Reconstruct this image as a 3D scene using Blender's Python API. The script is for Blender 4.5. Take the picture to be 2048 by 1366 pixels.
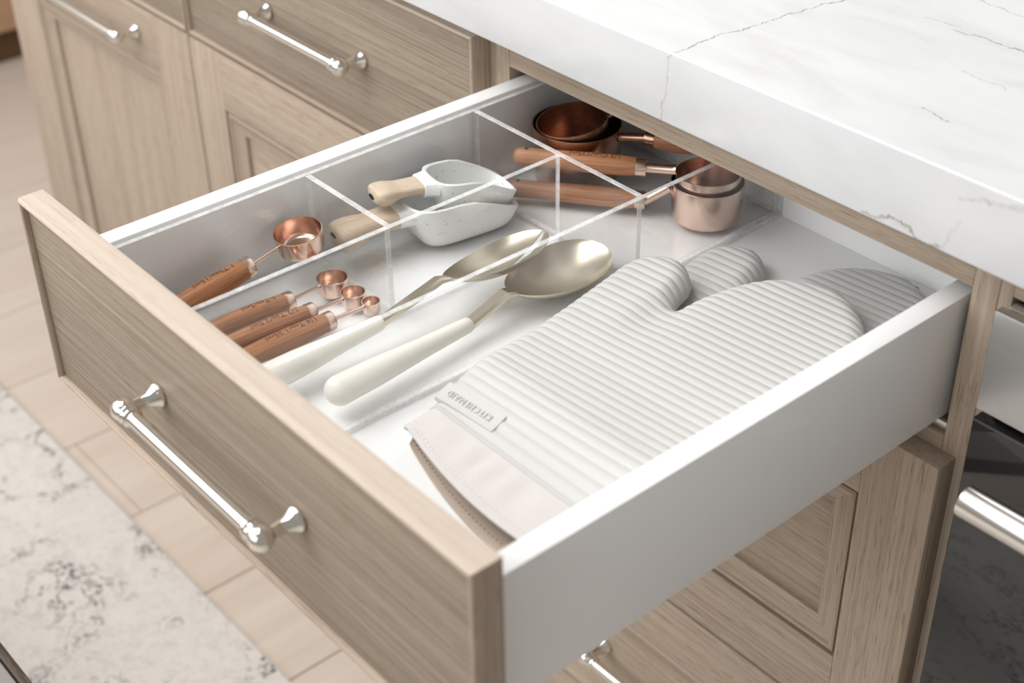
import bpy, bmesh, math, random
import numpy as np
from mathutils import Matrix, Vector

for o in list(bpy.data.objects):
    bpy.data.objects.remove(o, do_unlink=True)
scene = bpy.context.scene
COL = scene.collection
random.seed(7)

# ------------------------------------------------------------------ camera
# measured frame: x along the cabinet run, y into the cabinets (0 = face frame), z up; floor at -FLOOR
Z0 = 0.466                     # shift that puts the floor at z = 0
cam_d = bpy.data.cameras.new('camera')
cam = bpy.data.objects.new('camera', cam_d)
COL.objects.link(cam)
scene.camera = cam
CAM = Vector((0.9200877, -0.754643, 0.8786789))
RT = Vector((0.64990911, 0.75988587, -0.01384222))
UP = Vector((-0.42510076, 0.37855384, 0.82218388))
FW = Vector((-0.63000595, 0.52846046, -0.56905365))
m = Matrix((RT, UP, -FW)).transposed().to_4x4()
m.translation = CAM + Vector((0, 0, Z0))
cam.matrix_world = m
cam_d.sensor_width = 36.0
cam_d.lens = 2986.27 / 2048 * 36.0
cam_d.clip_start = 0.02
cam_d.dof.use_dof = True
cam_d.dof.focus_distance = 1.12
cam_d.dof.aperture_fstop = 5.8

# ------------------------------------------------------------------ world and lights
w = bpy.data.worlds.new('world'); scene.world = w
w.use_nodes = True
w.node_tree.nodes['Background'].inputs[0].default_value = (1.0, 0.975, 0.935, 1)
w.node_tree.nodes['Background'].inputs[1].default_value = 0.32

def area(name, loc, target, sx, sy, power, col):
    d = bpy.data.lights.new(name, 'AREA'); d.shape = 'RECTANGLE'
    d.size = sx; d.size_y = sy; d.energy = power; d.color = col
    o = bpy.data.objects.new(name, d); COL.objects.link(o)
    o.location = Vector(loc)
    o.rotation_euler = (Vector(target) - Vector(loc)).to_track_quat('-Z', 'Y').to_euler()
    return o
area('window_light', (-1.85, -1.75, 2.10), (0.2, -0.1, 0.7), 2.3, 1.9, 36, (0.965, 0.985, 1.0))
area('front_fill_light', (0.1, -3.0, 2.00), (0.15, 0.0, 0.7), 2.8, 1.6, 34, (0.985, 0.99, 1.0))  # added fill lamp behind the camera, brightens the drawer under the worktop
area('ceiling_light', (-0.45, -1.0, 2.55), (0.1, -0.3, 0.7), 1.5, 1.5, 36, (1.0, 0.995, 0.985))

scene.view_settings.view_transform = 'Standard'
scene.view_settings.look = 'None'
scene.view_settings.gamma = 1.0
scene.view_settings.use_curve_mapping = False
scene.view_settings.exposure = 0.13

scene.cycles.transparent_max_bounces = 32

# ------------------------------------------------------------------ node helpers
def new_mat(name):
    mt = bpy.data.materials.new(name); mt.use_nodes = True
    nt = mt.node_tree
    for n in list(nt.nodes): nt.nodes.remove(n)
    out = nt.nodes.new('ShaderNodeOutputMaterial')
    return mt, nt, out
class G:
    def __init__(s, nt): s.nt = nt
    def n(s, t, **k):
        nd = s.nt.nodes.new(t)
        for a, v in k.items(): setattr(nd, a, v)
        return nd
    def set(s, sock, v):
        if isinstance(v, bpy.types.NodeSocket): s.nt.links.new(v, sock)
        else: sock.default_value = v
    def coord(s, kind='Object'): return s.n('ShaderNodeTexCoord').outputs[kind]
    def mapping(s, vec, scale=(1,1,1), loc=(0,0,0), rot=(0,0,0)):
        nd = s.n('ShaderNodeMapping'); s.set(nd.inputs['Vector'], vec)
        nd.inputs['Scale'].default_value = scale; s.set(nd.inputs['Location'], loc); nd.inputs['Rotation'].default_value = rot
        return nd.outputs[0]
    def noise(s, vec, scale=5, detail=3, rough=.5, out='Fac', dist=0):
        nd = s.n('ShaderNodeTexNoise'); s.set(nd.inputs['Vector'], vec)
        nd.inputs['Scale'].default_value = scale; nd.inputs['Detail'].default_value = detail
        nd.inputs['Roughness'].default_value = rough; nd.inputs['Distortion'].default_value = dist
        return nd.outputs[out]
    def voro(s, vec, scale, feature='F1', out='Distance', rnd=1.0):
        nd = s.n('ShaderNodeTexVoronoi', feature=feature); s.set(nd.inputs['Vector'], vec)
        nd.inputs['Scale'].default_value = scale; nd.inputs['Randomness'].default_value = rnd
        return nd.outputs[out]
    def math(s, op, a, b=0.0, c=0.0, clamp=False):
        nd = s.n('ShaderNodeMath', operation=op, use_clamp=clamp)
        s.set(nd.inputs[0], a); s.set(nd.inputs[1], b)
        if op in ('MULTIPLY_ADD', 'COMPARE', 'SMOOTH_MIN'): s.set(nd.inputs[2], c)
        return nd.outputs[0]
    def vmath(s, op, a, b=(0,0,0), out='Vector'):
        nd = s.n('ShaderNodeVectorMath', operation=op)
        s.set(nd.inputs[0], a); s.set(nd.inputs[1], b)
        return nd.outputs[out]
    def ramp(s, f, stops):
        nd = s.n('ShaderNodeValToRGB'); s.set(nd.inputs[0], f)
        el = nd.color_ramp.elements
        while len(el) < len(stops): el.new(0.5)
        for e, (p, c) in zip(el, stops):
            e.position = p; e.color = tuple(c) + ((1,) if len(c) == 3 else ())
        return nd.outputs[0]
    def rng(s, v, a, b, c=0.0, d=1.0):
        nd = s.n('ShaderNodeMapRange', interpolation_type='SMOOTHSTEP'); s.set(nd.inputs[0], v)
        for i, x in enumerate((a, b, c, d)): nd.inputs[i+1].default_value = x
        return nd.outputs[0]
    def mix(s, f, a, b, mode='MIX'):
        nd = s.n('ShaderNodeMix', data_type='RGBA', blend_type=mode)
        s.set(nd.inputs[0], f); s.set(nd.inputs[6], a if isinstance(a, bpy.types.NodeSocket) else tuple(a)+(1,)); s.set(nd.inputs[7], b if isinstance(b, bpy.types.NodeSocket) else tuple(b)+(1,))
        return nd.outputs[2]
    def sep(s, v):
        nd = s.n('ShaderNodeSeparateXYZ'); s.set(nd.inputs[0], v); return nd.outputs
    def comb(s, x, y, z):
        nd = s.n('ShaderNodeCombineXYZ')
        for i, q in enumerate((x, y, z)): s.set(nd.inputs[i], q)
        return nd.outputs[0]
    def bump(s, h, strength=.2, dist=.001):
        nd = s.n('ShaderNodeBump'); s.set(nd.inputs['Height'], h)
        nd.inputs['Strength'].default_value = strength; nd.inputs['Distance'].default_value = dist
        return nd.outputs[0]
    def rand(s):
        return s.n('ShaderNodeObjectInfo').outputs['Random']
    def bsdf(s, color, rough=.5, metal=0.0, normal=None, spec=.5, **k):
        nd = s.n('ShaderNodeBsdfPrincipled')
        s.set(nd.inputs['Base Color'], color if isinstance(color, bpy.types.NodeSocket) else tuple(color)+(1,))
        s.set(nd.inputs['Roughness'], rough); s.set(nd.inputs['Metallic'], metal)
        s.set(nd.inputs['Specular IOR Level'], spec)
        if normal is not None: s.set(nd.inputs['Normal'], normal)
        for a, v in k.items(): s.set(nd.inputs[a.replace('_', ' ')], v)
        return nd.outputs[0]
def srgb(r, g, b):
    f = lambda c: (c/255/12.92 if c/255 <= .04045 else ((c/255+.055)/1.055)**2.4)
    return (f(r), f(g), f(b))
MATS = {}
def finish(name, mt, nt, out, sh):
    nt.links.new(sh, out.inputs[0]); MATS[name] = mt; return mt

def plain(name, col, rough=.5, metal=0., spec=.5, **k):
    mt, nt, out = new_mat(name); g = G(nt)
    return finish(name, mt, nt, out, g.bsdf(col, rough, metal, spec=spec, **k))

def oak(name, axis, light=(179,163,146), dark=(144,127,110), rough=.5, pores=.55, fine=1.0, wide=26, bw=.38):
    mt, nt, out = new_mat(name); g = G(nt)
    co = g.coord(); r = g.rand()
    off = g.vmath('SCALE', (3.1, 5.7, 2.3), (0,0,0)); nt.nodes[-1].inputs['Scale'].default_value = 1.0
    nt.links.new(r, nt.nodes[-1].inputs['Scale'])
    co = g.vmath('ADD', co, off)
    def sc(l, c):
        v = [c, c, c]; v[axis] = l; return tuple(v)
    broad = g.noise(g.mapping(co, sc(1.2*wide/26, wide)), 1, 3, .55, dist=.6)
    lines = g.noise(g.mapping(co, sc(3.0, 330*fine)), 1, 2, .6)
    pore = g.noise(g.mapping(co, sc(38, 900)), 1, 1, .5)
    f = g.math('ADD', g.math('MULTIPLY', broad, bw), g.math('MULTIPLY', lines, 1.15-bw))
    c = g.ramp(f, [(.30, srgb(*dark)), (.55, srgb(*[(a+b)/2+3 for a, b in zip(light, dark)])), (.80, srgb(*light))])
    pm = g.rng(pore, .61, .69)
    c = g.mix(g.math('MULTIPLY', pm, pores), c, srgb(122, 98, 74))
    nrm = g.bump(g.math('SUBTRACT', lines, g.math('MULTIPLY', pm, .6)), .22, .0006)
    return finish(name, mt, nt, out, g.bsdf(c, rough, normal=nrm, spec=.35))
oak('oak_x', 0); oak('oak_y', 1); oak('oak_z', 2)
oak('oak_face', 0, (160,146,130), (113,100,86), fine=1.9, bw=.25)
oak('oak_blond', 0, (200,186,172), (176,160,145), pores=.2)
oak('oak_blond_z', 2, (206,184,157), (178,154,127), pores=.3)
oak('beech', 0, (212,195,174), (192,173,150), rough=.6, pores=.25, wide=90)
oak('acacia', 0, (190,134,94), (130,84,56), rough=.3, pores=.6, fine=2.2, wide=150)
oak('dark_wood', 0, (78,62,48), (48,38,30), rough=.4)
oak('far_wood', 1, (196,160,128), (176,140,108), pores=.1)
oak('kick_wood', 1, (104,78,50), (84,62,40), pores=.1)

plain('white_lacquer', (.88, .88, .875), .32, spec=.4)
plain('white_inside', (.93, .93, .925), .4, spec=.4)
plain('cream_resin', (.86, .83, .76), .28)
plain('black', (.01, .01, .011), .35)
plain('black_glass', (.012, .012, .013), .035, spec=.6)
plain('black_edge', (.06, .06, .065), .25)
plain('dark_inside', (.12, .09, .06), .6)
plain('slide_metal', (.62, .61, .58), .35, .9)
plain('nickel', (.78, .745, .69), .12, 1.0)
plain('burnt_ink', srgb(70, 38, 22), .6)
plain('grey_cushion', srgb(150, 146, 142), .8)
plain('hole_dark', (.02, .013, .01), .7)
plain('wall_paint', (.80, .79, .77), .7)

def brushed(name, col, rough, stretch, amt=.12, bump=.05, dim=.9):
    """stretch = noise scale per axis: small along the brush strokes"""
    mt, nt, out = new_mat(name); g = G(nt)
    nz = g.noise(g.mapping(g.coord(), stretch), 1, 2, .6)
    big = g.noise(g.coord(), 30, 2, .5)
    c = g.mix(g.math('MULTIPLY', big, .6), col, tuple(q*dim for q in col))
    r = g.math('ADD', rough - amt/2, g.math('MULTIPLY', nz, amt))
    return finish(name, mt, nt, out, g.bsdf(c, r, 1.0, normal=g.bump(nz, bump, .0002)))
brushed('steel', (.63, .63, .63), .36, (6, 500, 900))
brushed('steel_handle', (.74, .72, .69), .2, (6, 900, 900))
brushed('copper', (.78, .585, .49), .23, (25, 25, 900), .12, .04, .8)
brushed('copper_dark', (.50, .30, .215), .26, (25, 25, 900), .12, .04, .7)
brushed('champagne', (.66, .60, .49), .30, (8, 700, 700), .05, .02)

# ceramic with speckles
mt, nt, out = new_mat('ceramic'); g = G(nt)
vd = g.voro(g.coord(), 330)
keep = g.rng(g.noise(g.coord(), 160, 1, .5), .56, .62)
sp = g.math('MULTIPLY', g.rng(vd, .16, .26, 1, 0), keep)
c = g.mix(g.math('MULTIPLY', sp, .75), (.80, .81, .795), srgb(120, 110, 98))
finish('ceramic', mt, nt, out, g.bsdf(c, .28))

# silicone and cloth of the oven mitts
mt, nt, out = new_mat('silicone'); g = G(nt)
finish('silicone', mt, nt, out, g.bsdf((.575, .566, .545), .5, normal=g.bump(g.noise(g.coord(), 900, 2), .05, .0004)))
mt, nt, out = new_mat('mitt_cloth'); g = G(nt)
nz = g.noise(g.mapping(g.coord(), (700, 700, 700)), 1, 2)
wr = g.noise(g.mapping(g.coord(), (60, 14, 30)), 1, 2)
finish('mitt_cloth', mt, nt, out, g.bsdf((.67, .633, .61), .85, normal=g.bump(g.math('ADD', g.math('MULTIPLY', nz, .3), g.math('MULTIPLY', wr, 2.5)), .35, .0015), spec=.2))
plain('mitt_lining', (.56, .46, .38), .9, spec=.2)
plain('stitch', (.82, .79, .75), .8)
plain('stitch_hole', srgb(150, 122, 100), .9)

# clear acrylic: thin clear walls, sawn frosted edges
mt, nt, out = new_mat('acrylic'); g = G(nt)
tr = g.n('ShaderNodeBsdfTransparent'); tr.inputs[0].default_value = (.998, .999, .999, 1)
gl = g.n('ShaderNodeBsdfGlossy'); gl.inputs['Roughness'].default_value = .03
ge = g.n('ShaderNodeNewGeometry')          # same reflectance on both sides of the thin sheet
cs = g.math('ABSOLUTE', g.vmath('DOT_PRODUCT', ge.outputs['Incoming'], ge.outputs['Normal'], out='Value'))
fres = g.math('ADD', .04, g.math('MULTIPLY', .96, g.math('POWER', g.math('SUBTRACT', 1.0, cs), 5.0)))
scr = g.rng(g.noise(g.mapping(g.coord(), (10, 55, 160), rot=(.5, 0, 0)), 1, 2, .7), .70, .78)
mx = g.n('ShaderNodeMixShader'); g.set(mx.inputs[0], fres); nt.links.new(tr.outputs[0], mx.inputs[1]); nt.links.new(gl.outputs[0], mx.inputs[2])
df = g.n('ShaderNodeBsdfDiffuse'); df.inputs[0].default_value = (.9, .9, .9, 1)
mx2 = g.n('ShaderNodeMixShader'); g.set(mx2.inputs[0], g.math('MULTIPLY', scr, .10)); nt.links.new(mx.outputs[0], mx2.inputs[1]); nt.links.new(df.outputs[0], mx2.inputs[2])
finish('acrylic', mt, nt, out, mx2.outputs[0])
mt, nt, out = new_mat('acrylic_contact'); g = G(nt)
tr = g.n('ShaderNodeBsdfTransparent'); tr.inputs[0].default_value = (1, 1, 1, 1)
finish('acrylic_contact', mt, nt, out, tr.outputs[0])
mt, nt, out = new_mat('acrylic_edge'); g = G(nt)
nz = g.noise(g.mapping(g.coord(), (110, 110, 110)), 1, 3, .7)
tr = g.n('ShaderNodeBsdfTransparent'); tr.inputs[0].default_value = (.95, .96, .96, 1)
pr = g.bsdf((.93, .935, .94), .25, normal=g.bump(nz, .35, .0008))
mx = g.n('ShaderNodeMixShader'); g.set(mx.inputs[0], g.rng(nz, .35, .65, .42, .62)); nt.links.new(tr.outputs[0], mx.inputs[1]); nt.links.new(pr, mx.inputs[2])
finish('acrylic_edge', mt, nt, out, mx.outputs[0])

# marble of the worktop, object space = measured frame
mt, nt, out = new_mat('marble'); g = G(nt)
co = g.coord()
cl = g.noise(g.mapping(co, (3.0, 11, 9), rot=(0, 0, .12)), 1, 5, .55, dist=.5)
cl2 = g.noise(g.mapping(co, (9, 26, 20), rot=(0, 0, .2)), 1, 4, .6, dist=.8)
c = g.mix(g.math('MULTIPLY', g.rng(cl, .36, .72), .75), (.635, .638, .645), (.525, .53, .54))
c = g.mix(g.math('MULTIPLY', g.rng(cl2, .48, .75), .45), c, (.50, .495, .485))
wj = g.noise(co, 60, 5, .7, out='Color')
wv = g.vmath('SCALE', g.vmath('SUBTRACT', wj, (.5, .5, .5))); nt.nodes[-1].inputs['Scale'].default_value = .016
wob = g.vmath('ADD', co, wv)
def segment(a, b, wid, col, strength, front=False):
    global c
    xyz = g.sep(wob)
    P = g.comb(xyz[0], xyz[2] if front else xyz[1], 0)
    ba = Vector((b[0]-a[0], b[1]-a[1], 0)); L2 = ba.length_squared
    pa = g.vmath('SUBTRACT', P, (a[0], a[1], 0))
    h = g.math('DIVIDE', g.vmath('DOT_PRODUCT', pa, tuple(ba), out='Value'), L2, clamp=True)
    pr = g.vmath('SCALE', tuple(ba)); g.nt.links.new(h, g.nt.nodes[-1].inputs['Scale'])
    d = g.vmath('LENGTH', g.vmath('SUBTRACT', pa, pr), out='Value')
    k = g.rng(d, wid*.25, wid, 1, 0)
    raw = g.sep(co)
    side = g.math('LESS_THAN' if front else 'GREATER_THAN', raw[1], -.0375)
    if not front: side = g.math('MULTIPLY', side, g.math('GREATER_THAN', raw[2], .44))
    br = g.rng(g.noise(co, 160, 2), .3, .55, .35, 1)
    k = g.math('MULTIPLY', g.math('MULTIPLY', k, side), g.math('MULTIPLY', br, strength))
    c = g.mix(k, c, srgb(*col))
seam = [(.2492,-.041), (.249,.0078), (.2555,.0486), (.2578,.079), (.2672,.125), (.276,.2), (.30,.34), (.31,.6)]
for a, b in zip(seam, seam[1:]): segment(a, b, .0009, (128, 118, 106), .9)
for a, b in zip([(.2492,.449), (.2462,.444), (.2431,.4142)], [(.2462,.444), (.2431,.4142), (.2415,.392)]): segment(a, b, .0012, (176, 166, 142), .7, True)
for a, b, wd, s in [((.330,.1413),(.353,.1458),.0012,.6), ((.357,.137),(.378,.1402),.0013,.8), ((.378,.1402),(.42,.141),.0014,.8),
                 ((.4186,.0169),(.4403,.0128),.0016,.8), ((.402,.0835),(.438,.0798),.0014,.35), ((.335,.199),(.38,.194),.0016,.4), ((.50,.05),(.56,.03),.0014,.5)]:
    segment(a, b, wd*.75, (122, 118, 116), s)
for a, b, wd, s in [((.4221,.3938),(.4427,.3985),.0018,.75), ((.4427,.3985),(.4522,.3996),.002,.9), ((.4522,.3996),(.4686,.3935),.0022,.95), ((.4686,.3935),(.4828,.3950),.0022,.9),
                 ((.4909,.4345),(.5116,.4376),.0025,.4), ((.5116,.4376),(.5341,.4414),.003,.35), ((.485,.395),(.4925,.418),.0025,.2)]:
    segment(a, b, wd*.8, (144, 135, 118), s*.85, True)
finish('marble', mt, nt, out, g.bsdf(c, .22, spec=.5))

# floor boards
mt, nt, out = new_mat('floor_oak'); g = G(nt)
co = g.coord(); r = g.rand()
a = g.noise(g.mapping(co, (14, 1.6, 1)), 1, 4, .6, dist=.8)
b_ = g.noise(g.mapping(co, (120, 3, 1)), 1, 2, .6)
c = g.ramp(g.math('ADD', g.math('MULTIPLY', a, .7), g.math('MULTIPLY', b_, .35)), [(.35, srgb(200, 185, 170)), (.6, srgb(211, 198, 185)), (.8, srgb(220, 209, 198))])
c = g.mix(g.math('MULTIPLY', r, .35), c, srgb(203, 190, 178))
finish('floor_oak', mt, nt, out, g.bsdf(c, .42, spec=.4))
plain('floor_joint', srgb(196, 176, 156), .8)

# rug: pale ground with worn dark figures
mt, nt, out = new_mat('rug'); g = G(nt)
co = g.coord()
wj = g.vmath('SCALE', g.vmath('SUBTRACT', g.noise(co, 14, 4, .6, out='Color'), (.5, .5, .5))); nt.nodes[-1].inputs['Scale'].default_value = .12
wob = g.vmath('ADD', co, wj)
ve = g.voro(wob, 8.5, 'DISTANCE_TO_EDGE'); ve2 = g.voro(wob, 21, 'DISTANCE_TO_EDGE')
vd = g.voro(wob, 16, 'F1')
line = g.math('MAXIMUM', g.rng(ve, .010, .042, 1, 0), g.math('MULTIPLY', g.rng(ve2, .02, .06, 1, 0), g.rng(g.noise(co, 4.5, 2), .52, .62)))
ring = g.math('MULTIPLY', g.rng(g.math('ABSOLUTE', g.math('SUBTRACT', vd, .30)), .02, .07, 1, 0), .8)
wear = g.rng(g.noise(co, 7, 4, .65), .44, .58)
grit = g.rng(g.noise(co, 150, 3, .7), .40, .58)
grit2 = g.rng(g.noise(co, 75, 5, .8), .48, .62)
k = g.math('MULTIPLY', g.math('MULTIPLY', g.math('MAXIMUM', line, ring), wear), grit, clamp=True)
base = g.mix(g.noise(co, 60, 4, .7), srgb(230, 227, 223), srgb(212, 207, 201))
base = g.mix(g.math('MULTIPLY', grit2, .35), base, srgb(184, 176, 166))
c = g.mix(g.math('MULTIPLY', k, .92), base, srgb(58, 58, 60))
blot = g.math('MULTIPLY', g.rng(g.noise(co, 5.5, 3, .6), .60, .70), grit)
c = g.mix(g.math('MULTIPLY', blot, .6), c, srgb(92, 90, 90))
weave = g.noise(g.mapping(co, (90, 700, 1)), 1, 1)
finish('rug', mt, nt, out, g.bsdf(c, .95, normal=g.bump(weave, .3, .001), spec=.1))

# ------------------------------------------------------------------ mesh helpers
ORG = {}
def tag(o, label, cat, group=None, kind=None):
    o['label'] = label
    if cat: o['category'] = cat
    if group: o['group'] = group
    if kind: o['kind'] = kind
    return o
def thing(name, label, cat, loc=(0,0,0), group=None, rot=(0,0,0), kind=None):
    o = bpy.data.objects.new(name, None); COL.objects.link(o)
    o.empty_display_size = .03
    o.location = Vector(loc) + Vector((0, 0, Z0)); o.rotation_euler = rot
    ORG[o.name] = Vector(loc)
    return tag(o, label, cat, group, kind)
def root_of(o):
    while o.parent: o = o.parent
    return o
def mesh_obj(name, bm, mat, parent=None, local=False, smooth=False, origin=None):
    """link a bmesh; its vertices are in the measured frame unless local"""
    if not local:
        if parent is not None: off = ORG[root_of(parent).name]
        else: off = Vector(origin or (0, 0, 0))
        bmesh.ops.translate(bm, verts=bm.verts, vec=-off)
    me = bpy.data.meshes.new(name); bm.normal_update(); bm.to_mesh(me); bm.free()
    mats = mat if isinstance(mat, (list, tuple)) else [mat]
    for q in mats: me.materials.append(MATS[q])
    if smooth is True:
        for p in me.polygons: p.use_smooth = True
    elif smooth:
        for p in me.polygons: p.use_smooth = True
        me.set_sharp_from_angle(angle=math.radians(smooth))
    o = bpy.data.objects.new(name, me); COL.objects.link(o)
    if parent is not None: o.parent = parent
    else:
        o.location = Vector(origin or (0, 0, 0)) + Vector((0, 0, Z0)); ORG[o.name] = Vector(origin or (0, 0, 0))
    return o
def box_bm(x0, x1, y0, y1, z0, z1, bev=0.0, seg=2, bm=None):
    b = bmesh.new()
    vs = [b.verts.new(p) for p in ((x0,y0,z0),(x1,y0,z0),(x1,y1,z0),(x0,y1,z0),(x0,y0,z1),(x1,y0,z1),(x1,y1,z1),(x0,y1,z1))]
    for f in ((0,3,2,1),(4,5,6,7),(0,1,5,4),(1,2,6,5),(2,3,7,6),(3,0,4,7)): b.faces.new([vs[i] for i in f])
    if bev: bmesh.ops.bevel(b, geom=b.edges[:], offset=bev, segments=seg, affect='EDGES', profile=.5)
    if bm is not None:
        me = bpy.data.meshes.new('t'); b.to_mesh(me); bm.from_mesh(me); bpy.data.meshes.remove(me); b.free(); return bm
    return b
def box(name, x0, x1, y0, y1, z0, z1, mat, parent, bev=.0008, local=False, seg=2):
    return mesh_obj(name, box_bm(x0, x1, y0, y1, z0, z1, bev, seg), mat, parent, local, smooth=40)
def frame_of(axis):
    a = Vector(axis).normalized()
    t = Vector((0,0,1)) if abs(a.z) < .9 else Vector((1,0,0))
    u = a.cross(t).normalized(); v = a.cross(u).normalized()
    return a, u, v
def lathe(bm, prof, origin, axis, n=32, cap=True, squash=1.0):
    """prof: list of (distance along axis, radius)"""
    a, u, v = frame_of(axis); o = Vector(origin); rings = []
    for d, r in prof:
        if r < 1e-6: rings.append([bm.verts.new(o + a*d)])
        else: rings.append([bm.verts.new(o + a*d + (u*math.cos(2*math.pi*i/n) + v*squash*math.sin(2*math.pi*i/n))*r) for i in range(n)])
    for p, q in zip(rings, rings[1:]):
        for i in range(n):
            j = (i+1) % n
            if len(p) == 1 and len(q) == 1: continue
            if len(p) == 1: bm.faces.new((p[0], q[j], q[i]))
            elif len(q) == 1: bm.faces.new((p[i], p[j], q[0]))
            else: bm.faces.new((p[i], p[j], q[j], q[i]))
    if cap:
        if len(rings[0]) > 1: bm.faces.new(list(reversed(rings[0])))
        if len(rings[-1]) > 1: bm.faces.new(rings[-1])
    bmesh.ops.recalc_face_normals(bm, faces=bm.faces[:])
    return bm
def grid_bm(rows, bm=None, close_u=False, close_v=False):
    """rows: list of equal-length lists of points"""
    bm = bm or bmesh.new()
    V = [[bm.verts.new(p) for p in r] for r in rows]
    nr, nc = len(V), len(V[0])
    for i in range(nr if close_v else nr-1):
        for j in range(nc if close_u else nc-1):
            q = (V[i][j], V[i][(j+1) % nc], V[(i+1) % nr][(j+1) % nc], V[(i+1) % nr][j])
            try: bm.faces.new(q)
            except ValueError: pass
    return bm, V
def text_bm(body, size, extrude=.0, align='LEFT', spacing=1.0):
    cu = bpy.data.curves.new('t', 'FONT'); cu.body = body; cu.size = size; cu.extrude = extrude; cu.space_character = spacing
    cu.align_x = align; cu.align_y = 'CENTER'; cu.resolution_u = 3
    o = bpy.data.objects.new('t', cu); COL.objects.link(o)
    dg = bpy.context.evaluated_depsgraph_get()
    me = bpy.data.meshes.new_from_object(o.evaluated_get(dg))
    bm = bmesh.new(); bm.from_mesh(me)
    bpy.data.objects.remove(o); bpy.data.curves.remove(cu); bpy.data.meshes.remove(me)
    return bm
def wave(a, b, n): return [a + (b-a)*i/(n-1) for i in range(n)]
def interp(x, pts):
    return float(np.interp(x, [p[0] for p in pts], [p[1] for p in pts]))
def smooth_pts(pts, n):
    """Catmull-Rom through open 2-D/3-D points"""
    P = [Vector(p) for p in pts]; P = [P[0]*2-P[1]] + P + [P[-1]*2-P[-2]]
    outp = []; m_ = len(P)-3
    for k in range(n):
        t = k/(n-1)*m_; i = min(int(t), m_-1); t -= i
        a, b, c_, d = P[i:i+4]
        outp.append(.5*((2*b) + (c_-a)*t + (2*a-5*b+4*c_-d)*t*t + (3*b-a-3*c_+d)*t**3))
    return outp

# ------------------------------------------------------------------ the setting
FL = -Z0
floor = mesh_obj('floor', box_bm(-4.2, 3.2, -3.6, 2.2, FL-.02, FL-.0035), 'floor_joint')
tag(floor, 'pale oak board floor of the kitchen', None, kind='structure')
pw = .195; nplank = 0
for k in range(-17, 13):
    x0 = -.595 + pw*k
    cuts = [-3.5]
    y = -3.5 + random.uniform(.4, 1.7)
    if k == -1: cuts += [-1.95, -.148, 1.55]
    else:
        while y < 2.0: cuts.append(y); y += random.uniform(1.5, 2.1)
    cuts.append(2.1)
    for a, b in zip(cuts, cuts[1:]):
        if b - a < .15: continue
        o = mesh_obj('plank', box_bm(x0+.0008, x0+pw-.0008, a+.0007, b-.0007, FL-.0034, FL, .0009, 1), 'floor_oak', floor)
wl = mesh_obj('wall_left', box_bm(-3.0, -2.9, -3.6, 2.2, FL, 2.2), 'wall_paint'); tag(wl, 'plain pale wall behind the far cabinets', None, kind='structure')
wb = mesh_obj('wall_back', box_bm(-1.1, 3.0, .72, .8, FL, 2.2), 'wall_paint'); tag(wb, 'plain pale wall behind the worktop', None, kind='structure')

# far cabinet run on the left
t = thing('far_cabinet', 'blurred brown cabinet with dark plinth across the floor beyond the oak run', 'cabinet', (-2.13, .4, FL))
box('plinth', -2.2, -2.13, -.4, 2.0, FL, FL+.075, 'kick_wood', t)
box('body', -2.85, -2.12, -.4, 2.0, FL+.075, FL+.86, 'far_wood', t)
for i in range(4):
    d = box('door', -2.12, -2.10, -.39+.6*i, .2+.6*i-.004, FL+.078, FL+.855, 'far_wood', t)

# ------------------------------------------------------------------ cabinets
def pull(name, parent, cx, fy, cz, local=False, split=True, cc=.163, st=.0262):
    """bar pull lying along x, its posts standing on the face y = fy"""
    pieces = []
    def emit(nm, bm, par): return mesh_obj(nm, bm, 'nickel', par, local, smooth=35)
    def bar_bm(bm=None):
        bm = bm or bmesh.new(); y = fy - st
        h = cc/2
        prof = [(-h+.0045, .0045), (-h+.0056, .0069), (-h+.0074, .0075), (-h+.0090, .0066), (-h+.0094, .0062), (-h+.0100, .0071), (-h+.0118, .0071), (-h+.0126, .0058), (-h+.0130, .0053)]
        prof += [(-d, r) for d, r in reversed(prof)]
        return lathe(bm, prof, (cx, y, cz), (1,0,0), 28)
    def post_bm(s, bm=None):
        bm = bm or bmesh.new(); x = cx + s*cc/2
        prof = [(0, .0084), (.0006, .0088), (.0018, .0090), (.0030, .0086), (.0040, .0078), (.0060, .0068), (.0085, .0058), (.0115, .0050), (.0160, .0046), (st-.004, .0045)]
        return lathe(bm, prof, (x, fy, cz), (0,-1,0), 28)
    def ball_bm(s, bm=None):
        bm = bm or bmesh.new(); x = cx + s*cc/2
        prof = [(-.0087*math.cos(math.pi*i/16), .0087*math.sin(math.pi*i/16)) for i in range(17)]
        return lathe(bm, prof, (x, fy-st, cz), (1,0,0), 28)
    if split:
        h = emit(name, bar_bm(), parent)
        for s in (-1, 1):
            emit('post', post_bm(s), h); emit('ball_end', ball_bm(s), h)
        return h
    bm = bmesh.new(); bar_bm(bm)
    for s in (-1, 1): post_bm(s, bm); ball_bm(s, bm)
    return emit(name, bm, parent)

def strip_piece(name, x0, x1, z0, z1, side, prof, mat, parent, local=False):
    """one mitred piece of a frame round the rectangle; prof = [(inset, y)] open profile, closed at the back"""
    def ends(d):
        if side == 'l': return (x0+d, z0+d), (x0+d, z1-d)
        if side == 'r': return (x1-d, z0+d), (x1-d, z1-d)
        if side == 'b': return (x0+d, z0+d), (x1-d, z0+d)
        return (x0+d, z1-d), (x1-d, z1-d)
    A, B = [], []
    for d, y in prof:
        (ax, az), (bx, bz) = ends(d)
        A.append((ax, y, az)); B.append((bx, y, bz))
    bm, V = grid_bm([A, B], close_u=True)
    bm.faces.new(V[0]); bm.faces.new(list(reversed(V[1])))
    bmesh.ops.recalc_face_normals(bm, faces=bm.faces[:])
    return mesh_obj(name, bm, mat, parent, local, smooth=35)

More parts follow.
